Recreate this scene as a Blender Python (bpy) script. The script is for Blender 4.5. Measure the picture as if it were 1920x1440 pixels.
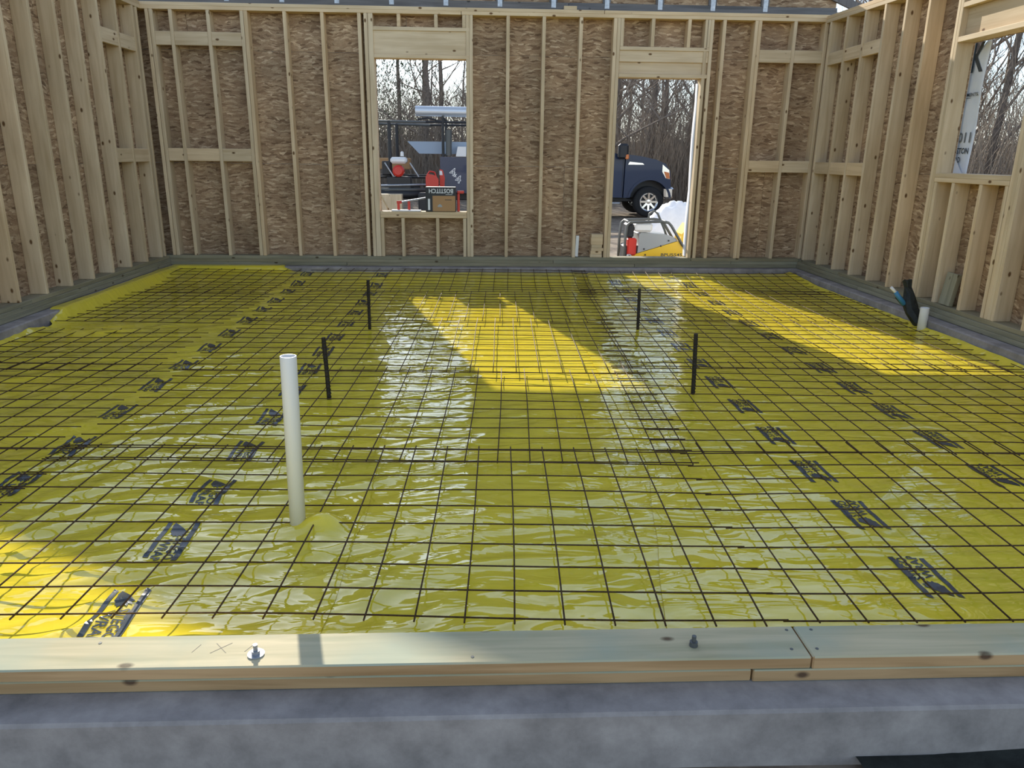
import bpy, math, random
import numpy as np
from mathutils import Matrix, Vector
random.seed(7); rng = np.random.default_rng(7)
S = bpy.context.scene
for o in list(bpy.data.objects): bpy.data.objects.remove(o)
COL = S.collection

# ------------------------------------------------------------------ camera
cd = bpy.data.cameras.new('camera'); cam = bpy.data.objects.new('camera', cd); COL.objects.link(cam)
R = ((0.9990778, -0.0012845, 0.0429171), (-0.0414402, -0.2904158, 0.9560028), (0.0112359, -0.9568997, -0.2902012))
M = Matrix.Identity(4)
for i in range(3):
    M[i][0] = R[i][0]; M[i][1] = -R[i][1]; M[i][2] = -R[i][2]
M[2][3] = 1.365
cam.matrix_world = M
cd.sensor_fit = 'HORIZONTAL'; cd.sensor_width = 36; cd.lens = 1409.0 / 1920 * 36; cd.clip_start = 0.05; cd.clip_end = 500
S.camera = cam
# ------------------------------------------------------------------ sky and sun
SUN_EL, SUN_AZ = math.radians(25.8), math.radians(-14.6)
w = bpy.data.worlds.new('sky'); S.world = w; w.use_nodes = True
nt = w.node_tree; nt.nodes.clear()
sky = nt.nodes.new('ShaderNodeTexSky'); sky.sky_type = 'NISHITA'; sky.sun_disc = False
sky.sun_elevation = SUN_EL; sky.sun_rotation = SUN_AZ; sky.air_density = 1.0; sky.dust_density = 0.35; sky.ozone_density = 1.0
hs = nt.nodes.new('ShaderNodeHueSaturation'); hs.inputs['Saturation'].default_value = 0.62
bg = nt.nodes.new('ShaderNodeBackground'); bg.inputs['Strength'].default_value = 0.22
wo = nt.nodes.new('ShaderNodeOutputWorld')
nt.links.new(sky.outputs[0], hs.inputs['Color']); tn = nt.nodes.new('ShaderNodeVectorMath'); tn.operation = 'MULTIPLY'; tn.inputs[1].default_value = (.90, .98, 1.08); nt.links.new(hs.outputs[0], tn.inputs[0]); nt.links.new(tn.outputs[0], bg.inputs['Color']); nt.links.new(bg.outputs[0], wo.inputs['Surface'])
sl = bpy.data.lights.new('sun', 'SUN'); sl.energy = 6.0; sl.angle = math.radians(0.6); sl.color = (1.0, 0.93, 0.80)
so = bpy.data.objects.new('sun', sl); COL.objects.link(so)
sdir = Vector((math.sin(SUN_AZ) * math.cos(SUN_EL), math.cos(SUN_AZ) * math.cos(SUN_EL), math.sin(SUN_EL)))
so.rotation_euler = sdir.to_track_quat('Z', 'Y').to_euler(); so.location = sdir * 60
S.view_settings.view_transform = 'Standard'; S.view_settings.look = 'None'; S.view_settings.gamma = 1; S.view_settings.use_curve_mapping = False
S.view_settings.exposure = 0.22

# ------------------------------------------------------------------ materials
def mat(name, color=(.5, .5, .5), rough=.6, metal=0.0, spec=.5, coat=0.0, trans=0.0):
    m = bpy.data.materials.new(name); m.use_nodes = True
    p = m.node_tree.nodes['Principled BSDF']
    p.inputs['Base Color'].default_value = (*color, 1); p.inputs['Roughness'].default_value = rough
    p.inputs['Metallic'].default_value = metal; p.inputs['Specular IOR Level'].default_value = spec
    p.inputs['Coat Weight'].default_value = coat; p.inputs['Transmission Weight'].default_value = trans
    return m
class N:
    """tiny node helper"""
    def __init__(s, m): s.t = m.node_tree; s.p = s.t.nodes['Principled BSDF']
    def n(s, kind, **kw):
        x = s.t.nodes.new(kind)
        for k, v in kw.items():
            if k in x.inputs: x.inputs[k].default_value = v
            else: setattr(x, k, v)
        return x
    def l(s, a, b): s.t.links.new(a, b)
    def coords(s, scale=(1, 1, 1), rand=True):
        tc = s.n('ShaderNodeTexCoord'); mp = s.n('ShaderNodeMapping'); mp.inputs['Scale'].default_value = scale
        s.l(tc.outputs['Object'], mp.inputs['Vector'])
        if rand:
            oi = s.n('ShaderNodeObjectInfo'); ml = s.n('ShaderNodeVectorMath', operation='SCALE'); ml.inputs[0].default_value = (37, 21, 53)
            s.l(oi.outputs['Random'], ml.inputs['Scale']); s.l(ml.outputs[0], mp.inputs['Location'])
        return mp.outputs[0]
    def ramp(s, fac, stops):
        r = s.n('ShaderNodeValToRGB'); e = r.color_ramp.elements
        e[0].position, e[0].color = stops[0][0], (*stops[0][1], 1); e[1].position, e[1].color = stops[-1][0], (*stops[-1][1], 1)
        for p, c in stops[1:-1]: q = e.new(p); q.color = (*c, 1)
        s.l(fac, r.inputs[0]); return r.outputs[0]
    def mix(s, fac, a, b, mode='MIX'):
        x = s.n('ShaderNodeMix', data_type='RGBA', blend_type=mode)
        for sock, v in ((x.inputs[0], fac), (x.inputs[6], a), (x.inputs[7], b)):
            if hasattr(v, 'is_linked'): s.l(v, sock)
            else: sock.default_value = v if not isinstance(v, tuple) else (*v, 1)
        return x.outputs[2]
    def bump(s, h, strength=.3, dist=.01):
        b = s.n('ShaderNodeBump'); b.inputs['Strength'].default_value = strength; b.inputs['Distance'].default_value = dist
        s.l(h, b.inputs['Height']); s.l(b.outputs[0], s.p.inputs['Normal']); return b

def wood(name, light, dark, knot, rough=.75, stain=None):
    m = mat(name, light, rough, spec=.25); k = N(m)
    v = k.coords((26, 26, 1.6))
    g = k.n('ShaderNodeTexNoise', Scale=1.0, Detail=5.0, Distortion=.6); k.l(v, g.inputs['Vector'])
    c = k.ramp(g.outputs['Fac'], [(.30, dark), (.62, light)])
    v3 = k.coords((1, 1, .6)); b = k.n('ShaderNodeTexNoise', Scale=3.0, Detail=2.0); k.l(v3, b.inputs['Vector'])
    c = k.mix(k.ramp(b.outputs['Fac'], [(.35, (.86, .86, .86)), (.65, (1, 1, 1))]), (0, 0, 0), c, 'MIX') if False else k.mix(1.0, c, k.ramp(b.outputs['Fac'], [(.35, (.88, .87, .85)), (.65, (1, 1, 1))]), 'MULTIPLY')
    v2 = k.coords((9, 9, 5)); kn = k.n('ShaderNodeTexVoronoi', Scale=1.0, Randomness=1.0); k.l(v2, kn.inputs['Vector'])
    kf = k.ramp(kn.outputs['Distance'], [(.07, (1, 1, 1)), (.13, (0, 0, 0))])
    c = k.mix(kf, c, knot)
    oi = k.n('ShaderNodeObjectInfo'); tint = k.ramp(oi.outputs['Random'], [(0, (.86, .84, .80)), (.5, (1, 1, 1)), (1, (1.0, .93, .84))])
    c = k.mix(1.0, c, tint, 'MULTIPLY')
    if stain:
        v4 = k.coords((1.2, 1.2, 1.2)); s4 = k.n('ShaderNodeTexNoise', Scale=2.5, Detail=6.0); k.l(v4, s4.inputs['Vector'])
        c = k.mix(k.ramp(s4.outputs['Fac'], [(.45, (0, 0, 0)), (.7, (1, 1, 1))]), c, stain)
    k.l(c, k.p.inputs['Base Color']); k.bump(g.outputs['Fac'], .25, .004)
    return m
LUMBER = wood('pine_lumber', (.80, .64, .43), (.66, .50, .31), (.16, .085, .035))
TREATED = wood('treated_lumber', (.35, .325, .225), (.24, .225, .15), (.10, .075, .04))
TREATED_NEAR = wood('treated_sill_lumber', (.62, .55, .36), (.42, .40, .25), (.13, .09, .05), stain=(.40, .42, .30))
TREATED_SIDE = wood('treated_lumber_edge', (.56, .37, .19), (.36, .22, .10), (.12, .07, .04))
GREYWOOD = wood('weathered_lumber', (.20, .20, .21), (.12, .12, .13), (.05, .05, .05))

def osb_mat():
    m = mat('osb', (.4, .26, .13), .8, spec=.2); k = N(m)
    v = k.coords((1, 1, 1))
    d = k.n('ShaderNodeTexNoise', Scale=4.0, Detail=3.0); k.l(v, d.inputs['Vector'])
    def layer(rot, sc, off):
        mp = k.n('ShaderNodeMapping'); mp.inputs['Rotation'].default_value = rot; mp.inputs['Scale'].default_value = sc; mp.inputs['Location'].default_value = off
        ad = k.n('ShaderNodeVectorMath', operation='MULTIPLY_ADD'); ad.inputs[1].default_value = (.11, .11, .11)
        k.l(d.outputs['Color'], ad.inputs[0]); k.l(v, ad.inputs[2]); k.l(ad.outputs[0], mp.inputs['Vector'])
        vo = k.n('ShaderNodeTexVoronoi', Scale=1.0); k.l(mp.outputs[0], vo.inputs['Vector'])
        sp = k.n('ShaderNodeSeparateColor'); k.l(vo.outputs['Color'], sp.inputs[0]); return sp
    a = layer((.15, .1, .2), (12, 12, 62), (0, 0, 0)); b = layer((1.0, 1.0, .5), (13, 13, 56), (3, 5, 7)); e = layer((-.95, -.95, -.6), (13, 13, 54), (9, 1, 4))
    pal = [(.0, (.22, .14, .085)), (.2, (.37, .25, .155)), (.6, (.46, .325, .205)), (.88, (.56, .42, .275)), (1.0, (.74, .58, .40))]
    ca = k.ramp(a.outputs[0], pal); cb = k.ramp(b.outputs[0], pal); ce = k.ramp(e.outputs[0], pal)
    st = k.n('ShaderNodeMath', operation='GREATER_THAN'); st.inputs[1].default_value = .45; k.l(b.outputs[1], st.inputs[0])
    st2 = k.n('ShaderNodeMath', operation='GREATER_THAN'); st2.inputs[1].default_value = .62; k.l(e.outputs[1], st2.inputs[0])
    c = k.mix(st.outputs[0], ca, cb); c = k.mix(st2.outputs[0], c, ce)
    fine = k.n('ShaderNodeTexNoise', Scale=120.0, Detail=3.0); k.l(v, fine.inputs['Vector']); c = k.mix(1.0, c, k.ramp(fine.outputs['Fac'], [(.3, (.8, .78, .76)), (.7, (1.1, 1.1, 1.1))]), 'MULTIPLY')
    big = k.n('ShaderNodeTexNoise', Scale=2.2, Detail=3.0); k.l(v, big.inputs['Vector'])
    c = k.mix(1.0, c, k.ramp(big.outputs['Fac'], [(.3, (.72, .70, .68)), (.7, (1.06, 1.0, .94))]), 'MULTIPLY')
    k.l(c, k.p.inputs['Base Color']); k.bump(a.outputs[0], .3, .003)
    return m
OSB = osb_mat()

def plastic_mat():
    m = mat('yellow_vapour_plastic', (.80, .63, .05), .05, spec=.95); k = N(m)
    v = k.coords((1, 1, 1), rand=False)
    mp = k.n('ShaderNodeMapping'); mp.inputs['Scale'].default_value = (3.0, 8.0, 1); mp.inputs['Rotation'].default_value = (0, 0, .25); k.l(v, mp.inputs['Vector'])
    n1 = k.n('ShaderNodeTexNoise', Scale=1.0, Detail=2.0, Roughness=.38, Distortion=1.8); k.l(mp.outputs[0], n1.inputs['Vector'])
    n2 = k.n('ShaderNodeTexNoise', Scale=1.4, Detail=1.0); k.l(v, n2.inputs['Vector'])
    c = k.ramp(n2.outputs['Fac'], [(.3, (.76, .62, .05)), (.7, (.88, .68, .04))])
    k.l(c, k.p.inputs['Base Color']); k.bump(n1.outputs['Fac'], .40, .022)
    return m
PLASTIC = plastic_mat()

def noisy(name, stops, scale=8, rough=.85, bump=.3, spec=.3, detail=8, dist=.01, metal=0.0):
    m = mat(name, stops[0][1], rough, metal=metal, spec=spec); k = N(m); v = k.coords((1, 1, 1))
    n = k.n('ShaderNodeTexNoise', Scale=float(scale), Detail=float(detail), Roughness=.65); k.l(v, n.inputs['Vector'])
    k.l(k.ramp(n.outputs['Fac'], stops), k.p.inputs['Base Color'])
    if bump: k.bump(n.outputs['Fac'], bump, dist)
    return m
CONCRETE = noisy('concrete', [(.3, (.20, .18, .165)), (.5, (.31, .275, .25)), (.7, (.42, .375, .34))], 6, .9, .35)
GRAVEL = noisy('gravel', [(.3, (.10, .09, .08)), (.7, (.32, .29, .26))], 40, .95, .8)
GROUND = noisy('dirt_ground', [(.35, (.16, .12, .085)), (.5, (.27, .21, .15)), (.65, (.38, .31, .23))], 3, .95, .6, dist=.03)
PRINT = mat('black_print', (.035, .05, .065), .25, spec=.5)
WIRE = noisy('rusty_wire', [(.35, (.055, .032, .016)), (.65, (.115, .065, .03))], 60, .7, 0, metal=.2)
STAKE = noisy('dark_steel', [(.3, (.022, .018, .015)), (.7, (.05, .04, .03))], 40, .6, .2, metal=.4)
PVC = mat('white_pvc', (.80, .79, .76), .35); PVCIN = mat('pvc_inside', (.55, .55, .53), .5)
GALV = noisy('galvanised_steel', [(.3, (.30, .32, .35)), (.7, (.50, .52, .55))], 30, .4, .1, metal=.7)
BLACKW = noisy('black_wrap', [(.3, (.010, .012, .010)), (.7, (.03, .034, .028))], 15, .55, .6)
BLUE = mat('blue_tape', (.05, .22, .42), .5); WRAP = noisy('white_house_wrap', [(.3, (.72, .74, .78)), (.7, (.82, .83, .85))], 6, .5, .2)
TARP = noisy('white_plastic_tarp', [(.3, (.72, .75, .80)), (.7, (.86, .88, .92))], 4, .3, .5)
NAVY = mat('navy_car_paint', (.010, .026, .075), .30, spec=.35, coat=.25); BLACK = mat('black_plastic', (.02, .02, .022), .5)
RUBBER = mat('tyre_rubber', (.018, .018, .019), .85); CHROME = mat('chrome', (.75, .76, .78), .15, metal=1.0); GLASS = mat('dark_car_glass', (.02, .025, .03), .05, spec=.8)
RED = mat('red_plastic', (.60, .035, .02), .35); AMBER = mat('orange_lamp', (.8, .22, .05), .25); WHITE = mat('white_paint', (.82, .82, .80), .4)
YEL = mat('yellow_machine_paint', (.80, .50, .03), .3); MGREY = mat('grey_machine_paint', (.36, .37, .36), .4); DGREY = mat('dark_grey_steel', (.10, .105, .10), .45, metal=.2)
BLUEGREY = mat('blue_grey_metal', (.30, .38, .48), .5); ALU = mat('brushed_aluminium', (.62, .66, .70), .35, metal=.5); CARD = mat('cardboard', (.47, .27, .12), .8)
BARK = noisy('bark', [(.3, (.11, .09, .075)), (.7, (.27, .22, .18))], 9, .95, .8, dist=.03)
TWIG = mat('twig', (.27, .22, .18), .95, spec=.1); DRYLEAF = mat('brush_twig', (.30, .245, .19), .95, spec=.1); PINE = mat('pine_needles', (.06, .10, .035), .8, spec=.2)
PENCIL = mat('pencil', (.30, .26, .18), .7)
TREADGREY = mat('grey_print', (.16, .17, .18), .5)

# ------------------------------------------------------------------ object helpers
def tag(o, label=None, cat=None, group=None, kind=None):
    if label: o['label'] = label
    if cat: o['category'] = cat
    if group: o['group'] = group
    if kind: o['kind'] = kind
    return o
def empty(name, loc=(0, 0, 0), rz=0.0, parent=None):
    o = bpy.data.objects.new(name, None); COL.objects.link(o); o.location = loc; o.rotation_euler = (0, 0, rz); o.empty_display_size = .1
    if parent: o.parent = parent
    return o
def link(name, me, m, parent=None, loc=(0, 0, 0), rot=(0, 0, 0), smooth=False):
    if m is not None and len(me.materials) == 0: me.materials.append(m)
    if smooth and len(me.polygons): me.polygons.foreach_set('use_smooth', [True] * len(me.polygons))
    o = bpy.data.objects.new(name, me); COL.objects.link(o); o.location = loc; o.rotation_euler = rot
    if parent: o.parent = parent
    return o
class MB:
    """collects simple solids into one mesh"""
    def __init__(s): s.v = []; s.f = []
    def add(s, v, f):
        b = len(s.v); s.v += [tuple(p) for p in v]; s.f += [tuple(b + i for i in q) for q in f]; return s
    def box(s, x0, x1, y0, y1, z0, z1, bev=0.0):
        if bev <= 0:
            v = [(x, y, z) for x in (x0, x1) for y in (y0, y1) for z in (z0, z1)]
            return s.add(v, [(0, 1, 3, 2), (4, 6, 7, 5), (0, 4, 5, 1), (2, 3, 7, 6), (0, 2, 6, 4), (1, 5, 7, 3)])
        c = ((x0 + x1) / 2, (y0 + y1) / 2, (z0 + z1) / 2); h = (abs(x1 - x0) / 2, abs(y1 - y0) / 2, abs(z1 - z0) / 2)
        b = min(bev, .45 * min(h) * 2); V = []; idx = {}
        for sx in (-1, 1):
            for sy in (-1, 1):
                for sz in (-1, 1):
                    for a in range(3):
                        p = [sx * h[0], sy * h[1], sz * h[2]]
                        for q in range(3):
                            if q != a: p[q] -= (sx, sy, sz)[q] * b
                        idx[(sx, sy, sz, a)] = len(V); V.append((c[0] + p[0], c[1] + p[1], c[2] + p[2]))
        F = []
        for a in range(3):
            for sg in (-1, 1):
                o = [q for q in range(3) if q != a]; quad = []
                for u, w_ in ((-1, -1), (1, -1), (1, 1), (-1, 1)):
                    t = [0, 0, 0]; t[a] = sg; t[o[0]] = u; t[o[1]] = w_; quad.append(idx[(*t, a)])
                F.append(tuple(quad if (sg > 0) ^ (a == 1) else quad[::-1]))
        for a in range(3):
            o = [q for q in range(3) if q != a]
            for u in (-1, 1):
                for w_ in (-1, 1):
                    t1 = [0, 0, 0]; t1[o[0]] = u; t1[o[1]] = w_; t2 = list(t1); t1[a] = -1; t2[a] = 1
                    F.append((idx[(*t1, o[0])], idx[(*t2, o[0])], idx[(*t2, o[1])], idx[(*t1, o[1])]))
        for sx in (-1, 1):
            for sy in (-1, 1):
                for sz in (-1, 1): F.append((idx[(sx, sy, sz, 0)], idx[(sx, sy, sz, 1)], idx[(sx, sy, sz, 2)]))
        return s.add(V, F)
    def tube(s, pts, r, n=6, caps=True):
        pts = [Vector(p) for p in pts]; m = len(pts); rs = r if isinstance(r, (list, tuple)) else [r] * m
        V = []; F = []; up = None
        for i, p in enumerate(pts):
            d = (pts[min(i + 1, m - 1)] - pts[max(i - 1, 0)]).normalized()
            if up is None: up = Vector((0, 0, 1)) if abs(d.z) < .9 else Vector((1, 0, 0))
            a = d.cross(up); a = a.normalized() if a.length > 1e-6 else Vector((1, 0, 0)); b = a.cross(d).normalized(); up = b
            for k in range(n):
                t = 2 * math.pi * k / n; V.append(p + (a * math.cos(t) + b * math.sin(t)) * rs[i])
        for i in range(m - 1):
            for k in range(n):
                F.append((i * n + k, i * n + (k + 1) % n, (i + 1) * n + (k + 1) % n, (i + 1) * n + k))
        if caps: F += [tuple(range(n))[::-1], tuple((m - 1) * n + k for k in range(n))]
        return s.add(V, F)
    def prism(s, poly, y0, y1):
        """poly in (x,z), extruded along y"""
        n = len(poly); V = [(x, y0, z) for x, z in poly] + [(x, y1, z) for x, z in poly]
        F = [tuple(range(n)), tuple(range(2 * n - 1, n - 1, -1))] + [(i, i + n, (i + 1) % n + n, (i + 1) % n) for i in range(n)]
        return s.add(V, F)
    def lathe(s, prof, n=20, c=(0, 0, 0), axis='z'):
        V = []; F = []; m = len(prof)
        for r, h in prof:
            for k in range(n):
                t = 2 * math.pi * k / n; x, y = r * math.cos(t), r * math.sin(t)
                V.append((c[0] + x, c[1] + y, c[2] + h) if axis == 'z' else (c[0] + x, c[1] + h, c[2] + y))
        for i in range(m - 1):
            for k in range(n): F.append((i * n + k, i * n + (k + 1) % n, (i + 1) * n + (k + 1) % n, (i + 1) * n + k))
        return s.add(V, F)
    def mesh(s, name='mesh'):
        me = bpy.data.meshes.new(name); me.from_pydata(s.v, [], s.f)
        import bmesh
        b = bmesh.new(); b.from_mesh(me); bmesh.ops.recalc_face_normals(b, faces=b.faces); b.to_mesh(me); b.free(); return me
    def build(s, name, m, parent=None, loc=(0, 0, 0), rot=(0, 0, 0), smooth=False):
        return link(name, s.mesh(name), m, parent, loc, rot, smooth)
    def fast(s, name, m, parent=None, smooth=False):
        me = bpy.data.meshes.new(name); me.from_pydata(s.v, [], s.f); return link(name, me, m, parent, smooth=smooth)

_cache = {}
def board(name, parent, x0, x1, y0, y1, z0, z1, m=None, bev=.0025, label=None):
    """a piece of lumber whose grain (local z) runs along its longest side; equal sizes share a mesh"""
    m = m or LUMBER; d = (x1 - x0, y1 - y0, z1 - z0); c = ((x0 + x1) / 2, (y0 + y1) / 2, (z0 + z1) / 2)
    ax = max(range(3), key=lambda i: d[i])
    if ax == 2: sz = d; rot = (0, 0, 0)
    elif ax == 0: sz = (d[2], d[1], d[0]); rot = (0, math.pi / 2, 0)
    else: sz = (d[0], d[2], d[1]); rot = (math.pi / 2, 0, 0)
    key = (round(sz[0], 4), round(sz[1], 4), round(sz[2], 3), m.name, bev)
    if key not in _cache:
        me = MB().box(-sz[0] / 2, sz[0] / 2, -sz[1] / 2, sz[1] / 2, -sz[2] / 2, sz[2] / 2, bev).mesh(name); me.materials.append(m); _cache[key] = me
    o = bpy.data.objects.new(name, _cache[key]); COL.objects.link(o); o.location = c; o.rotation_euler = rot; o.parent = parent
    if label: o['label'] = label
    return o
def panel(name, parent, plane, a0, a1, z0, z1, t0, t1, holes, m, clip=None):
    """sheathing panel in plane 'x' (a=y) or 'y' (a=x) minus rectangular holes"""
    xs = sorted({a0, a1} | {min(max(h[0], a0), a1) for h in holes} | {min(max(h[1], a0), a1) for h in holes})
    zs = sorted({z0, z1} | {min(max(h[2], z0), z1) for h in holes} | {min(max(h[3], z0), z1) for h in holes})
    b = MB(); any_ = False
    for i in range(len(xs) - 1):
        for j in range(len(zs) - 1):
            if xs[i + 1] - xs[i] < 1e-4 or zs[j + 1] - zs[j] < 1e-4: continue
            cx, cz = (xs[i] + xs[i + 1]) / 2, (zs[j] + zs[j + 1]) / 2
            if any(h[0] < cx < h[1] and h[2] < cz < h[3] for h in holes): continue
            any_ = True
            if plane == 'y': b.box(xs[i], xs[i + 1], t0, t1, zs[j], zs[j + 1])
            else: b.box(t0, t1, xs[i], xs[i + 1], zs[j], zs[j + 1])
    return b.build(name, m, parent) if any_ else None
FONT_CACHE = {}
def text_mesh(body, size=1.0, ext=0.0, bold=0.0):
    """flat letters in the xy plane, origin at their lower left; returns (verts, faces, width, height)"""
    key = (body, ext, bold)
    if key not in FONT_CACHE:
        cu = bpy.data.curves.new('letters', 'FONT'); cu.body = body; cu.size = 1.0; cu.extrude = ext; cu.offset = bold; cu.resolution_u = 2
        o = bpy.data.objects.new('letters', cu); COL.objects.link(o)
        me = bpy.data.meshes.new_from_object(o.evaluated_get(bpy.context.evaluated_depsgraph_get()))
        V = np.array([v.co[:] for v in me.vertices]); F = [tuple(p.vertices) for p in me.polygons]
        bpy.data.objects.remove(o); bpy.data.curves.remove(cu); bpy.data.meshes.remove(me)
        V[:, 0] -= V[:, 0].min(); V[:, 1] -= V[:, 1].min(); FONT_CACHE[key] = (V, F)
    V, F = FONT_CACHE[key]
    return V * size, F, float(V[:, 0].max()) * size, float(V[:, 1].max()) * size
def letters(name, body, w_, h_, origin, ux, uy, m, parent, ext=0.0005, bold=0.012, label=None):
    V, F, tw, th = text_mesh(body, 1.0, 0.0, bold)
    O = Vector(origin); ux = Vector(ux).normalized(); uy = Vector(uy).normalized(); b = MB()
    b.add([O + ux * (float(p[0]) / tw * w_) + uy * (float(p[1]) / th * h_) for p in V], F)
    me = bpy.data.meshes.new(name); me.from_pydata(b.v, [], b.f); o = link(name, me, m, parent)
    if label: o['label'] = label
    return o

# ------------------------------------------------------------------ measures (metres; z = 0 is the wire mesh, x right, y into the room)
XL, XR, YB = -3.697, 3.937, 9.194            # inner stud faces
D = .14; T = .038; YN0, YN1 = 1.665, 1.805    # stud depth, board thickness, near sill
FOOT = .19; TOPB = 2.86
GZ = -.14                                      # ground level outside
# ------------------------------------------------------------------ setting: ground, gravel bed, concrete
def terrain(name, x0, x1, y0, y1, n, z, amp, m, hole=None):
    xs = np.linspace(x0, x1, n); ys = np.linspace(y0, y1, n); X, Y = np.meshgrid(xs, ys)
    Z = z + amp * (np.sin(X * .9 + 1) * np.sin(Y * .7) + .5 * np.sin(X * 2.3 + Y * 1.7)) + .00 * X
    far = np.clip((np.hypot(X, Y) - 24) / 60, 0, 1); Z = Z + far * 3.0
    V = np.stack([X.ravel(), Y.ravel(), Z.ravel()], 1).tolist()
    F = [(j * n + i, j * n + i + 1, (j + 1) * n + i + 1, (j + 1) * n + i) for j in range(n - 1) for i in range(n - 1)]
    if hole: F = [f for f in F if not (hole[0] < V[f[0]][0] and V[f[2]][0] < hole[1] and hole[2] < V[f[0]][1] and V[f[2]][1] < hole[3])]
    me = bpy.data.meshes.new(name); me.from_pydata(V, [], F); return tag(link(name, me, m, smooth=True), kind='structure')
terrain('ground', -90, 90, -30, 130, 161, GZ - .02, .012, GROUND)
fl = MB().box(-3.55, 3.80, 1.80, 9.10, -.12, -.055).build('floor', GRAVEL); tag(fl, kind='structure')
wf = empty('wall_front'); tag(wf, kind='structure')
MB().box(-3.87, 4.10, 1.558, 1.83, -.45, .022, .008).build('concrete_stem', CONCRETE, wf)
# bottom and top planks of the near sill, each board its own part
board('sill_plank', wf, -3.87, .725, YN0 + .006, YN1 - .006, .023, .059, TREATED_NEAR, .003)
board('sill_plank', wf, .729, 4.10, YN0 + .002, YN1 - .002, .023, .060, TREATED_NEAR, .003)
o = board('sill_plank', wf, -3.87, .882, YN0, YN1, .063, .100, TREATED_NEAR, .004)
board('sill_plank', wf, .886, 4.10, YN0, YN1, .0605, .100, TREATED_NEAR, .004)
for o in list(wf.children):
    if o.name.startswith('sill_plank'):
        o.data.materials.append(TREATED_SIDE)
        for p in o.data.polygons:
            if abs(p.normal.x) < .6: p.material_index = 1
for bx, by, wsh in ((-.59, 1.715, True), (.578, 1.722, False)):
    b = MB(); b.lathe([(0, 0), (.022 if wsh else .012, 0), (.022 if wsh else .012, .003), (.011, .0035), (.011, .013), (.006, .0135), (.006, .030), (0, .030)], 6 if False else 14)
    b.build('anchor_bolt', GALV if wsh else DGREY, wf, (bx, by, .1005), smooth=False)
for nx, ny in ((-1.02, 1.775), (.86, 1.785), (.84, 1.70), (.91, 1.70), (.93, 1.785), (-.02, 1.69)):
    MB().lathe([(0, .0), (.0045, .0), (.0045, .0012), (0, .0012)], 10).build('nail_head', DGREY, wf, (nx, ny, .100))

for mx, ang, ln in ((-.69, .75, .062), (-.69, 2.3, .055), (-.755, 1.2, .035), (-.615, 1.1, .038)):
    MB().box(-ln / 2, ln / 2, -.0008, .0008, 0, .0004).build('pencil_mark', PENCIL, wf, (mx, 1.745, .1002), (0, 0, ang))
# ------------------------------------------------------------------ back wall
wb = empty('wall_back'); tag(wb, kind='structure')
def far_stud(x0, w_=.038, z0=FOOT, z1=TOPB, name='stud', y0=YB, y1=YB + D): return board(name, wb, x0, x0 + w_, y0, y1, z0, z1)
MB().box(-3.87, 4.11, 9.06, YB + D + .05, -.45, .074, .01).build('concrete_stem', CONCRETE, wb)
for zi, (z0, joints) in enumerate(((.076, (-1.6, 1.9)), (.114, (.9, 3.1)), (.152, (-.38, 2.6)))):
    xs = [-3.84, *joints, 4.08]
    for a, b_ in zip(xs[:-1], xs[1:]):
        board('bottom_plate', wb, a, b_ - .003, YB - (.012, .004, 0)[zi], YB + D, z0, z0 + .0375, TREATED)
WIN = (-1.178, -.152, .72, 2.405); DOOR = (1.592, 2.55, .19, 2.24)
for x in (-3.655, -3.612, -3.402, -2.998, -2.632, -2.590, -2.166, -1.757, -1.350): far_stud(x)
far_stud(-1.280); far_stud(-1.238, .056, z1=2.86)
for x in (-.150, -.111): far_stud(x, .0375)
for x in (.304, .708, 1.126, 1.512, 1.552): far_stud(x)
for x in (2.553, 2.614, 2.755, 3.122, 3.162, 3.570, 3.935, 3.98): far_stud(x)
for x in (-1.178, -.932, -.520, -.196): far_stud(x, z1=.644, name='cripple_stud')
board('window_sill_plate', wb, -1.178, -.152, YB - .002, YB + D, .646, .683); board('window_sill_plate', wb, -1.178, -.152, YB, YB + D, .6835, .720)
board('header_plate', wb, -1.182, -.112, YB - .002, YB + D, 2.69, 2.728); board('header', wb, -1.182, -.112, YB + .012, YB + .05, 2.445, 2.69); board('header', wb, -1.182, -.112, YB + .09, YB + D, 2.445, 2.69)
board('header_plate', wb, -1.182, -.112, YB - .002, YB + D, 2.406, 2.444)
for x in (-.915, -.502, -.190): far_stud(x, z0=2.729, name='cripple_stud')
board('header_plate', wb, 1.592, 2.613, YB - .003, YB + D, 2.53, 2.568); board('header', wb, 1.592, 2.613, YB + .012, YB + .05, 2.41, 2.53); board('header', wb, 1.592, 2.613, YB + .03, YB + .07, 2.286, 2.41)
board('header_plate', wb, 1.592, 2.613, YB - .002, YB + D, 2.244, 2.284)
for x in (1.592, 1.942, 2.355, 2.575): far_stud(x, z0=2.569, name='cripple_stud')
for a, b_ in ((-3.574, -3.402), (-3.364, -2.998), (-2.960, -2.632)):
    for z0 in (2.50, 1.27): board('blocking', wb, a + .001, b_ - .001, YB + .004, YB + .042, z0, z0 + .14)
for a, b_ in ((3.200, 3.570), (3.608, 3.935)):
    for z0 in (2.425, 1.212): board('blocking', wb, a + .001, b_ - .001, YB + .004, YB + .042, z0, z0 + .135)
for a, b_ in ((-3.84, -.2), (-.197, 4.08)): board('top_plate', wb, a, b_ - .002, YB, YB + D, 2.861, 2.898)
for a, b_ in ((-3.84, 1.4), (1.403, 4.08)): board('top_plate', wb, a, b_ - .002, YB, YB + D, 2.8985, 2.935)
holes = [WIN, DOOR]
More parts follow.
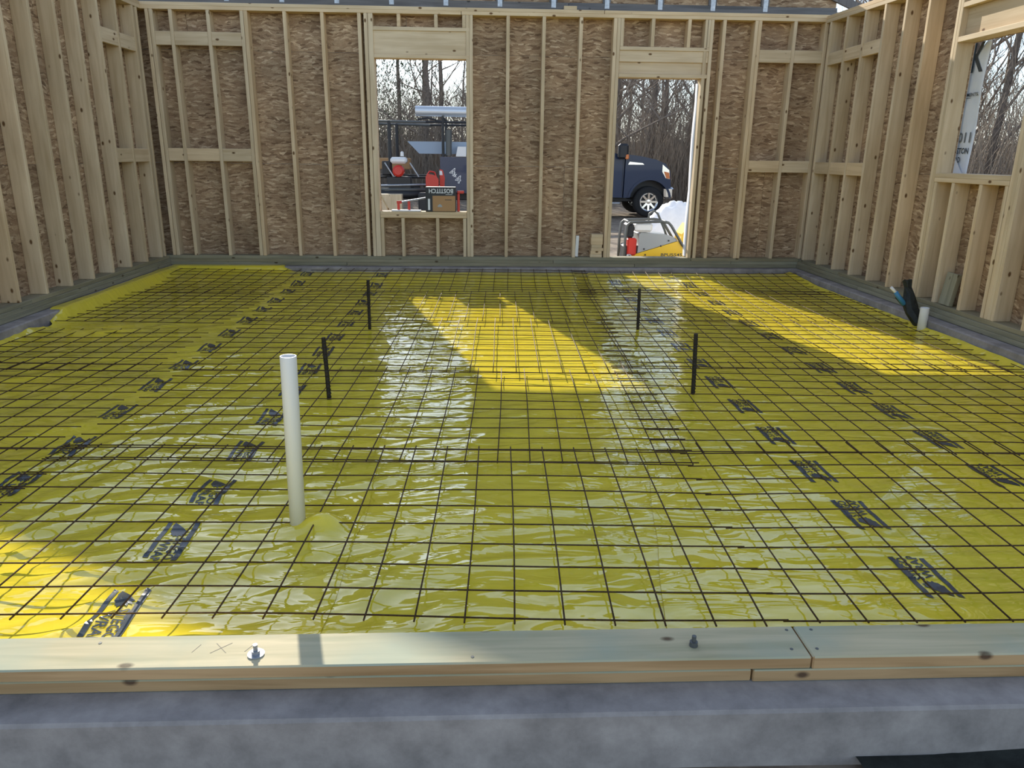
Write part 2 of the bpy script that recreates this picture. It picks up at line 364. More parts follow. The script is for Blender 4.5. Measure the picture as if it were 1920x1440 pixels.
for zi, (z0, z1) in enumerate(((.03, 1.247), (1.25, 2.467), (2.470, 2.935))):
    x = -3.86 + (0, -1.22, -1.84)[zi]
    while x < 4.10:
        a, b_ = max(x, -3.86), min(x + 2.437, 4.10)
        if b_ - a > .02: panel('osb_panel', wb, 'y', a, b_, z0, z1, YB + D + .001, YB + D + .012, holes, OSB)
        x += 2.44
wh = MB()   # house wrap folded round the outside edge of the door opening
wh.add([(2.551, YB + .11, z) for z in np.linspace(.2, 2.2, 11)] + [(2.540 - .012 * abs(math.sin(z * 3.1)), YB + .16, z) for z in np.linspace(.2, 2.2, 11)] + [(2.60, YB + .165, z) for z in np.linspace(.2, 2.2, 11)],
       [(i, i + 1, i + 12, i + 11) for i in range(10)] + [(i + 11, i + 12, i + 23, i + 22) for i in range(10)])
wh.build('house_wrap_edge', WRAP, wb, smooth=True)

def outer_wrap(parent, plane, a0, a1, t, holes):
    o = panel('outer_house_wrap', parent, plane, a0, a1, -.02, 2.935 if plane == 'y' else 2.87, t, t + .002 * (1 if t > 0 else -1), holes, WRAP); return o
outer_wrap(wb, 'y', -3.86, 4.10, YB + D + .0125, holes)

# gable end truss standing on the back wall
gt = empty('gable_truss', (0.12, YB + D - .02, 2.936)); tag(gt, 'grey weathered gable end truss with strand board skin standing on the back wall', 'roof truss')
PK, SL = .12, .396; HZ = 3.23 + .0; hw = 3.82
def rake(x): return HZ + SL * (hw - abs(x - PK))
def gpart(name, x0, x1, y0, y1, z0, z1, m):   # coordinates in world, converted to the truss empty
    o = board(name, gt, x0, x1, y0, y1, z0, z1, m); o.location = Vector(o.location) - gt.location; return o
gpart('bottom_chord', -3.84, 1.0, YB + .085, YB + .123, 2.937, 3.020, GREYWOOD); gpart('bottom_chord', 1.003, 4.08, YB + .085, YB + .123, 2.937, 3.020, GREYWOOD)
for sgn in (-1, 1):
    xe = PK + sgn * 4.33; b = MB()
    b.prism([(PK, rake(PK) - .097), (PK, rake(PK)), (xe, rake(PK) - SL * 4.33), (xe - sgn * .03, rake(PK) - SL * 4.33 - .075), (xe - sgn * .10, rake(PK) - SL * 4.23 - .097)], YB + .085, YB + .123)
    b.v = [(x - gt.location[0], y - gt.location[1], z - gt.location[2]) for x, y, z in b.v]; b.build('top_chord', GREYWOOD, gt)
for i in range(-5, 6):
    x = .23 + .603 * i - .0445
    if rake(x) - .1 > 3.1 and rake(x + .09) - .1 > 3.1:
        gpart('web_post', x, x + .089, YB + .085, YB + .123, 3.0205, min(rake(x), rake(x + .089)) - .098, GREYWOOD)
        p = MB().box(x + .02, x + .072, YB + .081, YB + .085, 2.965, 3.13, .0)
        for kz in range(6): p.box(x + .026, x + .066, YB + .079, YB + .081, 2.972 + kz * .026, 2.984 + kz * .026)
        p.v = [(a - gt.location[0], b_ - gt.location[1], c - gt.location[2]) for a, b_, c in p.v]; p.build('truss_plate', GALV, gt)
for a, b_ in ((-3.84, -1.42), (-1.4198, 1.02), (1.0202, 4.08)):
    pts = [(a, 2.94)] + [(b_, 2.94), (b_, rake(b_) - .01)] + ([(PK, rake(PK) - .01)] if a < PK < b_ else []) + [(a, rake(a) - .01)]
    p = MB().prism(pts, YB + .124, YB + .136); p.v = [(q[0] - gt.location[0], q[1] - gt.location[1], q[2] - gt.location[2]) for q in p.v]; p.build('osb_panel', OSB, gt)
blk = board('lumber_scrap', None, .945, 1.09, YB + .01, YB + .075, 2.9365, 2.975); tag(blk, 'small pale lumber scrap lying on top of the back wall plate', 'wood scrap')

# ------------------------------------------------------------------ left wall
wl = empty('wall_left'); tag(wl, kind='structure')
MB().box(XL - D - .05, -3.56, 1.84, 9.055, -.45, .073, .01).build('concrete_stem', CONCRETE, wl)
for zi, z0 in enumerate((.076, .114, .152)):
    ys = [1.84, (5.1, 3.6, 6.3)[zi], (8.0, 7.2, 9.0)[zi] if zi < 2 else 9.18, 9.18]
    for a, b_ in zip(ys[:-1], ys[1:]):
        if b_ - a > .05: board('bottom_plate', wl, XL - D, XL + (.016, .012, .002)[zi], a, b_ - .003, z0, z0 + .0375, TREATED)
ly = [8.992 - .4064 * i for i in range(18)]
ly = [y for y in ly if y > 1.9]
for i, y in enumerate(ly): board('stud', wl, XL - D, XL, y - .019, y + .019, FOOT, TOPB)
board('stud', wl, XL - D, XL, 9.07, 9.108, FOOT, TOPB)
for k in range(0, 2):
    for z0 in (2.40, 1.26): board('blocking', wl, XL - .044, XL - .006, ly[k + 1] + .020, ly[k] - .020, z0, z0 + .14)
for a, b_ in ((1.84, 5.2), (5.203, 9.193)): board('top_plate', wl, XL - D, XL, a, b_ - .002, 2.861, 2.898)
for a, b_ in ((1.84, 6.8), (6.803, 9.193)): board('top_plate', wl, XL - D, XL, a, b_ - .002, 2.8985, 2.935)
for zi, (z0, z1) in enumerate(((.03, 1.247), (1.25, 2.467), (2.470, 2.935))):
    y = 9.19 - (2.44, 1.22, 1.9)[zi]; hi = 9.335
    while hi > 1.9:
        panel('osb_panel', wl, 'x', max(y, 1.82), hi, z0, z1, XL - D - .012, XL - D - .001, [], OSB); hi = y - .003; y -= 2.44

outer_wrap(wl, 'x', 1.82, 9.34, XL - D - .0125, [])
# ------------------------------------------------------------------ right wall
wr = empty('wall_right'); tag(wr, kind='structure')
MB().box(3.80, XR + D + .05, 1.84, 9.055, -.45, .073, .01).build('concrete_stem', CONCRETE, wr)
for zi, z0 in enumerate((.076, .114, .152)):
    ys = [1.84, (4.6, 6.9, 3.9)[zi], (7.6, 8.4, 8.1)[zi], 9.18]
    for a, b_ in zip(ys[:-1], ys[1:]):
        board('bottom_plate', wr, XR - (.02, .012, .0)[zi], XR + D, a, b_ - .003, z0, z0 + .0375, TREATED)
def rtop(y): return 2.845 - .022 * (YB - y) if y > 5.3 else 2.845 - .022 * (YB - 5.3)
for y in (9.075, 8.672, 8.272, 7.876, 7.490, 7.099, 6.643, 6.603, 5.600, 5.525): board('stud', wr, XR, XR + D, y - .019, y + .019, FOOT, rtop(y))
board('stud', wr, XR, XR + D, 5.5625 - .0185, 5.5625 + .0185, FOOT, rtop(5.56))
for y in (5.18, 4.774, 4.37, 3.96, 3.55, 3.14, 2.74, 2.33, 1.93): board('stud', wr, XR, XR + D, y - .019, y + .019, FOOT, rtop(y))
for y in (6.56, 6.31, 5.95, 5.645): board('cripple_stud', wr, XR, XR + D, y - .019, y + .019, FOOT, 1.192)
WR = (5.626, 6.583, 1.268, 2.30)
board('window_sill_plate', wr, XR - .002, XR + D, 5.622, 6.583, 1.193, 1.230); board('window_sill_plate', wr, XR - .002, XR + D, 5.622, 6.583, 1.2305, 1.268)
board('header_plate', wr, XR - .002, XR + D, 5.580, 6.583, 2.302, 2.342); board('header', wr, XR + .05, XR + .088, 5.580, 6.583, 2.343, 2.562); board('header', wr, XR + .095, XR + .133, 5.580, 6.583, 2.343, 2.562)
board('header_plate', wr, XR - .002, XR + D, 5.580, 6.583, 2.563, 2.600)
for y in (6.20, 5.80): board('cripple_stud', wr, XR, XR + D, y - .019, y + .019, 2.601, rtop(y))
for a, b_ in ((8.692, 9.055), (8.292, 8.652), (7.896, 8.252)):
    for z0 in (2.385, 1.208): board('blocking', wr, XR + .006, XR + .044, a + .001, b_ - .001, z0, z0 + .13)
def sloped_plate(a, b_, dz):
    o = board('top_plate', wr, XR, XR + D, a, b_, 0, .0372); za, zb = rtop(a) + dz, rtop(b_) + dz
    o.location.z = (za + zb) / 2 + .0186; o.rotation_euler = (math.pi / 2 + math.atan2(zb - za, b_ - a), 0, 0)
sloped_plate(5.30, 9.192, .001); sloped_plate(1.84, 5.297, .001); sloped_plate(6.9, 9.192, .0385); sloped_plate(5.3, 6.897, .0385); sloped_plate(1.84, 5.297, .0385)
for zi, (z0, z1) in enumerate(((.03, 1.247), (1.25, 2.467), (2.470, 2.875))):
    y = 9.19 - (1.2, 2.44, 1.5)[zi]; hi = 9.335
    while hi > 1.9:
        panel('osb_panel', wr, 'x', max(y, 1.82), hi, z0, z1, XR + D + .001, XR + D + .012, [WR], OSB); hi = y - .003; y -= 2.44

outer_wrap(wr, 'x', 1.82, 9.34, XR + D + .0125, [WR])
# loose house wrap flap seen through the right window
fx = XR + D + .03
fw_ = empty('house_wrap', (fx, 6.5, 1.28)); tag(fw_, 'torn white house wrap flap with dark lettering hanging outside the right window', 'house wrap')
outl = [(6.66, 1.255), (6.425, 1.255), (6.405, 2.34), (6.66, 2.05)]
ny_, nz_ = 8, 30; V = []; F = []
for j in range(nz_ + 1):
    t = j / nz_
    for i in range(ny_ + 1):
        s_ = i / ny_; y_ = 6.68 + s_ * ((6.415 - .01 * t) - 6.68); z_ = 1.258 + t * ((2.06 + .30 * s_) - 1.258)
        V.append((.006 * math.sin(9 * z_ + 6 * s_), y_ - 6.5, z_ - 1.28))
F = [(j * (ny_ + 1) + i, j * (ny_ + 1) + i + 1, (j + 1) * (ny_ + 1) + i + 1, (j + 1) * (ny_ + 1) + i) for j in range(nz_) for i in range(ny_)]
me = bpy.data.meshes.new('wrap_sheet'); me.from_pydata(V, [], F); so_ = link('wrap_sheet', me, WRAP, fw_, smooth=True)
sm = so_.modifiers.new('thick', 'SOLIDIFY'); sm.thickness = .001
def wl_text(body, ya, yb, za, zb):   # reads towards smaller y
    letters('lettering', body, abs(yb - ya), zb - za, (-.009, ya - 6.5, za - 1.28), (0, -1, 0), (0, 0, 1), TREADGREY if body in ('011',) else PRINT, fw_, bold=.02)
wl_text('K', 6.60, 6.44, 2.07, 2.30); wl_text('EMENTS.', 6.62, 6.435, 1.885, 1.912); wl_text('011', 6.61, 6.44, 1.515, 1.60); wl_text('STON', 6.60, 6.44, 1.425, 1.475); wl_text('AD', 6.61, 6.53, 1.355, 1.40)
MB().box(-.010, -.009, .03, .12, .590, .594).build('printed_line', PRINT, fw_)
# folded corner of the wrap
MB().add([(0, 0, 0), (0, -.085, 0), (0, .04, .125), (-.004, .04, 0)], [(0, 1, 2), (0, 2, 3)]).build('folded_corner', WRAP, fw_, (-.013, .045, -.02))

# ------------------------------------------------------------------ yellow vapour barrier
def vnoise(X, Y, seed):
    r = np.random.default_rng(seed).random((64, 64)); xi = np.floor(X).astype(int); yi = np.floor(Y).astype(int); fx_ = X - xi; fy_ = Y - yi
    fx_ = fx_ * fx_ * (3 - 2 * fx_); fy_ = fy_ * fy_ * (3 - 2 * fy_); a = r[xi % 64, yi % 64]; b = r[(xi + 1) % 64, yi % 64]; c = r[xi % 64, (yi + 1) % 64]; d = r[(xi + 1) % 64, (yi + 1) % 64]
    return a + (b - a) * fx_ + (c - a) * fy_ + (a - b - c + d) * fx_ * fy_
def height(X, Y):
    X = np.asarray(X, float); Y = np.asarray(Y, float)
    wx = X + .35 * (vnoise(X * 1.3 + 9, Y * 1.3 + 4, 1) - .5); wy = Y + .35 * (vnoise(X * 1.3, Y * 1.3, 2) - .5)
    u = wx * .94 + wy * .34; v = -wx * .34 + wy * .94                       # folds run up towards the right
    r1 = 1 - np.abs(2 * vnoise(u * 1.6 + 30, v * 7.5 + 30, 3) - 1); r2 = 1 - np.abs(2 * vnoise(u * 3.3 + 11, v * 15 + 17, 4) - 1)
    r3 = 1 - np.abs(2 * vnoise(-u * 5 + 40, v * 6 + 40, 5) - 1)
    left = 1 / (1 + np.exp((X + .1) * 2.2)); near = 1 / (1 + np.exp((Y - 4.2) * 1.3))
    amp = .25 + .75 * left * near + .35 * left
    z = -.034 + amp * (.016 * (r1 ** 2 - .35) + .006 * (r2 ** 2 - .3)) + .004 * (r3 ** 2 - .3) + .010 * (vnoise(X * 1.1 + 5, Y * 1.1 + 7, 6) - .5)
    def lift(t): return np.clip(t, 0, 1) ** 1.5
    fl_ = np.clip((Y - 8.2) / .8, 0, 1); z = z + .052 * fl_ * fl_ * (3 - 2 * fl_)      # the sheet climbs a little towards the back wall
    lf = np.clip((Y - 6.25) / .25, 0, 1); eL = lift((-3.46 - X) / .09) * (.35 + .65 * lf); eB = lift((Y - 8.97) / .08) * np.clip((-2.2 - X) / .15, 0, 1); eR = lift((X - 3.70) / .08) * .35
    e = np.maximum.reduce([eL, eB, eR]); z = np.maximum(z, z * (1 - e) + .082 * e)
    nearz = lift((1.875 - Y) / .05); z = np.where(nearz > 0, z * (1 - nearz) + .085 * nearz, z)
    z = z + .035 * np.exp(-((X + 3.05) / .55) ** 2 - ((Y - 5.98) / .13) ** 2)   # puffed fold between two mats
    z = z + .05 * np.exp(-((X + .60) / .07) ** 2 - ((Y - 2.66) / .05) ** 2) + .018 * np.exp(-(((X + .70) / .11) ** 2 + ((Y - 2.66) / .1) ** 2))
    return z
STEP = .022
def plastic(name, x0f, x1f, y0, y1, dz, label):
    """x0f / x1f give the side edges as a function of y"""
    ys = np.arange(y0, y1 + 1e-6, STEP); nx = int(round((np.max(x1f(ys)) - np.min(x0f(ys))) / STEP)) + 1
    t = np.linspace(0, 1, nx); X = x0f(ys)[:, None] * (1 - t) + x1f(ys)[:, None] * t; Y = np.repeat(ys[:, None], nx, 1)
    Z = height(X, Y) + dz; n1 = len(ys)
    V = np.stack([X.ravel(), Y.ravel(), Z.ravel()], 1)
    i, j = np.meshgrid(np.arange(nx - 1), np.arange(n1 - 1)); a = (j * nx + i).ravel()
    F = np.stack([a, a + 1, a + nx + 1, a + nx], 1)
    me = bpy.data.meshes.new(name); me.from_pydata(V.tolist(), [], F.tolist()); o = link(name, me, PLASTIC, smooth=True)
    tag(o, label, 'plastic sheet', 'yellow vapour barrier sheets'); o['x'] = 0.0; del o['x']; return o
wob = lambda y, s, a=.03: a * (vnoise(y * 2.1 + s, y * 0 + s, 8) - .5) * 2 + .4 * a * np.sin(y * 11 + s)
p_left = plastic('vapour_barrier_sheet', lambda y: -3.65 + wob(y, 3, .02) + np.clip((6.35 - y) / .12, 0, 1) * .105, lambda y: -.47 + wob(y, 9, .012), 1.812, 9.16, .003, 'yellow printed plastic sheet at left with a white pipe through it')
p_mid = plastic('vapour_barrier_sheet', lambda y: -.62 + 0 * y, lambda y: .84 + 0 * y, 1.815, 9.055, 0.0, 'plain yellow plastic strip in the middle, without printed logos')
p_right = plastic('vapour_barrier_sheet', lambda y: .80 - .22 * np.clip((3.3 - y) / 1.3, 0, 1) + wob(y, 5, .008), lambda y: 3.785 + wob(y, 21, .010), 1.815, 9.05, .005, 'yellow printed plastic sheet at right, running to the wall with the window')

# printed logos, draped on the sheets
def clip_cells(V, F, step):
    import bmesh
    me = bpy.data.meshes.new('tmp'); me.from_pydata(V, [], F); b = bmesh.new(); b.from_mesh(me); bpy.data.meshes.remove(me)
    for ax in range(2):
        lo = min(v.co[ax] for v in b.verts); hi = max(v.co[ax] for v in b.verts); c = lo + step
        while c < hi:
            co = [0, 0, 0]; no = [0, 0, 0]; co[ax] = c; no[ax] = 1
            bmesh.ops.bisect_plane(b, geom=b.verts[:] + b.edges[:] + b.faces[:], dist=1e-6, plane_co=co, plane_no=no); c += step
    V2 = np.array([v.co[:] for v in b.verts]); b.verts.index_update(); F2 = [tuple(v.index for v in f.verts) for f in b.faces]; b.free(); return V2, F2
LW, LH = .27, .125
def logo_shape():
    V = []; F = []
    def add(v, f):
        b = len(V); V.extend([(float(p[0]), float(p[1]), 0) for p in v]); F.extend([tuple(b + i for i in q) for q in f])
    add([(0, LH - .020), (LW, LH - .020), (LW, LH), (.012, LH)], [(0, 1, 2, 3)])          # upper bar
    add([(0.0, 0), (LW - .02, 0), (LW - .02, .018), (0.01, .018)], [(0, 1, 2, 3)])             # lower bar
    for body, y0, x0 in (('STEGO', .069, .115), ('WRAP', .026, .125)):
        tv, tf, tw, th = text_mesh(body, 1.0, 0, .02); add(tv[:, :2] * np.array([.145 / tw, .036 / th]) + np.array([x0, y0]), tf)
    # spiky tail shaped mark beside the words
    mk = [(.010, .030), (.030, .026), (.050, .030), (.070, .030), (.078, .038), (.092, .040), (.098, .050), (.108, .052), (.100, .062), (.112, .070), (.098, .074), (.106, .086), (.090, .084), (.094, .098), (.078, .090), (.074, .100), (.062, .086), (.046, .072), (.028, .052)]
    c = (.070, .060); add([c] + mk, [(0, i + 1, (i + 1) % len(mk) + 1) for i in range(len(mk))])
    return V, F
LV, LF = logo_shape(); LVf, LFf = clip_cells(LV, LF, .011)
def put_logo(cx, cy, sheet, dz, flip):
    V = LVf.copy(); x, y = V[:, 0] - LW / 2, V[:, 1] - LH / 2
    X, Y = (cx + y, cy - x) if flip else (cx - y, cy + x)      # read towards the viewer, or away
    Z = height(X, Y) + dz + .0022
    me = bpy.data.meshes.new('printed_logo'); me.from_pydata(np.stack([X, Y, Z], 1).tolist(), [], LFf); link('printed_logo', me, PRINT, sheet)
for cy in (3.09, 3.57, 4.06, 4.57, 5.04, 5.53, 6.02, 6.50, 6.98, 7.46, 7.95, 8.43, 8.9, 2.6, 2.1): put_logo(-2.02, cy, p_left, .003, True)
for cy in (2.10, 2.56, 3.01, 3.47, 3.95, 4.45, 4.93, 5.40, 5.88, 6.37, 6.86, 7.36, 7.85, 8.35, 8.85): put_logo(-1.145, cy, p_left, .003, True)
for cy in (2.26, 2.73, 3.18, 3.65, 4.13, 4.61, 5.08, 5.56, 6.04, 6.52, 7.02, 7.55, 8.03, 8.5): put_logo(1.555, cy, p_right, .005, False)
for cy in (2.65, 3.11, 3.57, 4.02, 4.49, 4.97, 5.46, 5.94, 6.42, 6.9, 7.4, 7.9, 8.4): put_logo(2.385, cy, p_right, .005, False)

# ------------------------------------------------------------------ welded wire mats
TH = -.0363
def uv2xy(u, v): return (u * math.cos(TH) - v * math.sin(TH), u * math.sin(TH) + v * math.cos(TH))
P6 = .1524
def wire_mat(u0, u1, v0, v1, vfirst, z, rot, label, ufirst=None, seed=0):
    r = random.Random(seed); cu, cv = u0, v0
    e = empty('wire_mesh_mat'); tag(e, label, 'wire mesh', 'welded wire mats on the yellow plastic')
    x0, y0 = uv2xy(u0, v0); e.location = (x0, y0, z)
    ph = [r.uniform(0, 6) for _ in range(6)]
    def P(u, v, dz=0.0, wob_=0.0):
        a, b = u - cu, v - cv; a2 = a * math.cos(rot) - b * math.sin(rot) + .006 * math.sin(b * 2.1 + ph[0]) + .004 * math.sin(a * 1.3 + ph[4]); b2 = a * math.sin(rot) + b * math.cos(rot) + .007 * math.sin(a * 1.9 + ph[1]) + wob_
        X, Y = uv2xy(cu + a2, cv + b2); f_ = min(1, max(0, (Y - 8.2) / .8)); Z = .005 * math.sin(a * 2.7 + ph[2]) * math.sin(b * 3.1 + ph[3]) + dz + .054 * f_ * f_ * (3 - 2 * f_)
        return (X - x0, Y - y0, Z)
    v = vfirst
    while v <= v1 - .01:
        n = max(4, int((u1 - u0) / .25)); q1, q2 = r.uniform(0, 6), r.uniform(.0008, .0025); us = [u0 + (u1 - u0) * i / n for i in range(n + 1)]
        j = r.uniform(-.012, .012)
        MB().tube([P(uu, v, 0, q2 * math.sin(uu * 4 + q1)) for uu in us], .0031, 5).build('wire', WIRE, e, smooth=True); v += P6
    u = ufirst if ufirst is not None else u0 + .04
    while u <= u1 - .005:
        n = max(3, int((v1 - v0) / .3)); vs = [v0 + (v1 - v0) * i / n for i in range(n + 1)]
        MB().tube([P(u, vv, .0052) for vv in vs], .0031, 5).build('wire', WIRE, e, smooth=True); u += P6
    return e
# centre column (0.0 of the long wires fall on the measured lines)
U0 = -.4262 - 11 * P6
wire_mat(-2.13, .872, 1.972, 3.412, 2.008, .004, .0, 'wire mat nearest the camera, around the tall white pipe', U0, 1)
wire_mat(-2.14, .912, 3.242, 4.86, 3.272, -.006, .0, 'centre wire mat just behind the nearest one, ending short of the yellow sun patch', U0 + .084, 2)
wire_mat(-2.18, .912, 4.72, 6.43, 4.745, .004, .0, 'centre wire mat under the near half of the sunlit patch', U0 + .03, 3)
wire_mat(-2.25, .93, 6.35, 7.88, 6.385, -.006, .0, 'centre wire mat under the far half of the sunlit patch', U0 + .06, 4)
wire_mat(-2.30, .95, 7.76, 9.06, 7.80, .004, .0, 'centre wire mat along the foot of the back wall', U0 - .02, 5)
# right column
wire_mat(.872, 3.70, 2.000, 3.515, 2.015, -.004, .022, 'right-hand wire mat nearest the camera', .98, 6)
wire_mat(.725, 3.62, 3.350, 5.045, 3.385, .006, .004, 'right-hand wire mat second from the camera', .80, 7)
wire_mat(.715, 3.62, 4.900, 6.55, 4.925, -.004, .0, 'right-hand wire mat below the stake nearest the right window', .85, 8)
wire_mat(.78, 3.60, 6.430, 8.00, 6.46, .006, .0, 'right-hand wire mat crossed by the long sun streak beside the hose', .88, 9)
wire_mat(.80, 3.55, 7.900, 9.02, 7.93, -.004, .0, 'right-hand wire mat in the far corner below the door', .90, 10)
# left column
wire_mat(-3.62, -2.02, 1.972, 3.50, 2.008, -.004, .0, 'left-hand wire mat nearest the camera', -3.58, 11)
wire_mat(-3.72, -2.18, 3.300, 4.88, 3.33, .006, .004, 'left-hand wire mat second from the camera', -3.68, 12)
wire_mat(-3.75, -2.35, 4.700, 5.93, 4.74, -.002, .0, 'left-hand wire mat ending at the bare yellow gap', -3.70, 13)
wire_mat(-3.85, -2.36, 6.140, 7.70, 6.17, .008, -.012, 'left-hand wire mat just beyond the bare yellow gap', -3.82, 14)
wire_mat(-3.88, -2.44, 7.60, 9.08, 7.64, -.002, -.01, 'left-hand wire mat in the far left corner', -3.84, 15)

# ------------------------------------------------------------------ stakes and pipes
for (x, y, h, lx, ly_, lab) in ((-.912, 6.147, .386, .004, 0, 'dark steel stake at far left, beyond the tall white pipe'), (-.892, 4.284, .347, -.012, 0, 'dark steel stake at near left, beside the tall white pipe'),
                                (1.336, 6.167, .322, -.006, 0, 'dark steel stake at far right, below the doorway'), (1.314, 4.367, .353, -.013, 0, 'dark steel stake at near right, in front of the doorway')):
    b = MB(); b.tube([(0, 0, -.12), (lx * .3, 0, .1), (lx, ly_, h)], .0125, 10)
    for k in range(int((h + .04) / .022)): 
        z = -.04 + k * .022; b.lathe([(.0125, z), (.0142, z + .004), (.0142, z + .007), (.0125, z + .011)], 10, (lx * max(z, 0) / h, 0, 0))
    o = b.build('steel_stake', STAKE, loc=(x, y, 0), smooth=False); tag(o, lab, 'stake', 'steel stakes standing in the slab area')
pp = empty('white_pipe', (-.7059, 2.6642, -.05)); tag(pp, 'tall white plastic pipe standing upright in the yellow sheet', 'pipe')
b = MB().lathe([(.0255, .0), (.030, .0), (.030, .710), (.0295, .7135), (.0255, .7135), (.0255, .55)], 32); o = b.build('pipe_wall', PVC, pp, smooth=True); o.rotation_euler = (0, .018, 0)
MB().lathe([(0.0, 0), (.0255, 0)], 24).build('pipe_plug', PVCIN, pp, (.011, 0, .62))
sp = MB().lathe([(.031, 0), (.036, 0), (.036, .225), (.0355, .228), (.031, .228), (.031, .05), (0, .05)], 24).build('white_pipe', PVC, loc=(3.765, 6.12, -.05), smooth=True)
tag(sp, 'short white plastic pipe stub beside the black wrapped bundle', 'pipe')
# black wrapped conduit bundle with a blue taped end
cb = empty('wrapped_conduit', (3.71, 6.29, -.03)); tag(cb, 'black plastic wrapped conduit bundle leaning against the right wall', 'conduit')
def irregular(pts, r, n, seed):
    rr = random.Random(seed); b = MB(); b.tube(pts, r, n)
    b.v = [(x + rr.uniform(-.008, .008), y + rr.uniform(-.008, .008), z + rr.uniform(-.008, .008)) for x, y, z in b.v]; return b
irregular([(.13, -.12, .0), (.08, -.06, .06), (.045, 0, .14), (.03, .03, .21), (.035, .06, .28), (.02, .08, .34), (.015, .09, .40)], [.045, .055, .062, .055, .042, .026, .036], 10, 3).build('black_wrapping', BLACKW, cb, smooth=False)
irregular([(.03, .0, .20), (-.03, .04, .22), (-.07, .06, .26)], [.03, .024, .018], 8, 4).build('torn_flap', BLACKW, cb)
MB().tube([(-.02, .02, .20), (-.08, .03, .27), (-.105, .035, .305)], [.022, .02, .018], 12).build('blue_tape', BLUE, cb, smooth=True)
MB().tube([(-.095, .033, .293), (-.15, .04, .345)], .013, 12).build('conduit_end', PVC, cb, smooth=True)
# treated offcut leaning on a stud, at the right wall
lo_ = board('lumber_offcut', None, -.02, .02, -.07, .07, -.135, .135, TREATED); lo_.location = (3.93 + .045, 6.155, FOOT + .138); lo_.rotation_euler = (.03, .12, 0.05)
tag(lo_, 'short green treated board leaning on the right wall under the window', 'board')
# lumber scraps stacked at the door
zz = FOOT
for i, (dx, hgt, ww, lab) in enumerate(((0.0, .038, .145, 'bottom lumber scrap of the small stack left of the doorway'), (.004, .038, .138, 'second lumber scrap from the bottom of the stack by the doorway'), (.010, .038, .148, 'third lumber scrap from the bottom of the stack by the doorway'),
                                   (.012, .038, .130, 'fourth lumber scrap from the bottom of the stack by the doorway'), (.004, .089, .145, 'thick lumber block near the top of the stack by the doorway'), (.008, .038, .142, 'topmost lumber scrap of the stack by the doorway'))):
    o = board('lumber_scrap', None, 1.35 + dx, 1.35 + dx + ww, YB + .005, YB + .135, zz + .0005, zz + hgt); tag(o, lab, 'wood scrap', 'lumber scraps stacked by the doorway'); zz += hgt
st = board('wood_strip', None, 1.168, 1.206, YB + .02, YB + .045, FOOT + .002, .445, WHITE); st.rotation_euler = (0, .03, 0); st.location.z += .004; tag(st, 'short pale strip leaning upright at the foot of the back wall', 'wood strip')

# ------------------------------------------------------------------ things on the window sill
bx = empty('nail_box', (-.46, YB + .09, .7205)); tag(bx, 'black and brown nail carton standing upside down on the window sill', 'box')
MB().box(-.178, .178, -.10, .10, 0, .285, .003).build('carton', BLACK, bx)
MB().box(-.095, .172, -.1012, -.1002, .006, .185).build('brown_panel', CARD, bx)
letters('lettering', 'BOSTITCH', .285, .052, (.148, -.1016, .266), (-1, 0, 0), (0, 0, -1), WHITE, bx, bold=.02)
MB().box(-.150, -.125, -.1016, -.1006, .02, .15).build('white_label', WHITE, bx)
MB().box(.06, .14, -.1016, -.1006, .196, .206).build('white_label', MGREY, bx)
MB().lathe([(0, 0), (.026, .0), (.030, .012), (.012, .03), (0, .034)], 12).build('printed_nail_coil', MGREY, bx, (-.01, -.101, .055), (0, 0, 0)).scale = (1, .05, 1)
MB().box(.05, .13, -.1022, -.1012, .135, .142).build('printed_line', BLACK, bx)
sk = MB().tube([(-1.165, YB + .06, .90), (-1.08, YB + .06, .735)], .013, 6).build('wood_stick', LUMBER); tag(sk, 'short stick leaning in the left corner of the window opening', 'stick')
lv = empty('bar_clamp', (-.83, YB + .10, .7205)); tag(lv, 'bar clamp with red jaws lying on the window sill left of the carton', 'clamp')
MB().tube([(-.13, 0, .10), (.19, .0, .155)], .010, 8).build('bar', GALV, lv); MB().box(-.16, -.10, -.012, .012, .085, .118, .004).box(-.155, -.125, -.012, .012, .004, .09, .004).build('jaw', RED, lv); MB().box(-.03, .0, -.008, .008, .0, .115, .003).build('foot', RED, lv)
rc = MB().box(-.262, -.232, YB + .06, YB + .10, .7215, .93, .006).box(-.262, -.18, YB + .06, YB + .10, .93, .962, .006).build('red_clamp', RED); rc.location.x = -.005; tag(rc, 'red pistol grip clamp standing between the carton and the window jamb', 'clamp')
mt = MB()
mt.box(-1.05, -.70, YB + .02, YB + .12, .7205, .735, .004).build('paper_scrap', WHITE); tag(bpy.data.objects['paper_scrap'], 'flat white scrap lying on the window sill under the bar clamp', 'paper')

# ------------------------------------------------------------------ plate compactor outside the door
pc = empty('plate_compactor', (2.35, 10.05, GZ)); tag(pc, 'yellow and grey plate compactor with black roll frame outside the doorway', 'plate compactor')
z = -GZ
MB().prism([(-.52, .06), (-.46, .0), (.40, .0), (.52, .09), (.50, .12), (.38, .04), (-.44, .04), (-.50, .09)], -.24, .24).build('base_plate', DGREY, pc)
MB().prism([(-.42, .10), (.36, .06), (.42, .20), (.26, .468), (-.42, .258)], -.20, .20).build('side_body', YEL, pc)
MB().prism([(-.28, .306), (.24, .468), (.22, .50), (.08, .545), (-.24, .57), (-.27, .55)], -.19, .19).build('grey_cover', MGREY, pc)
MB().prism([(.27, .40), (.40, .25), (.43, .66), (.38, .68), (.30, .55)], -.16, .16).build('rear_panel', YEL, pc)
MB().box(-.45, -.18, -.17, .17, .10, .40, .02).build('engine_block', BLACK, pc)
MB().box(-.42, -.30, -.215, -.10, .27, .50, .02).build('recoil_housing', RED, pc)
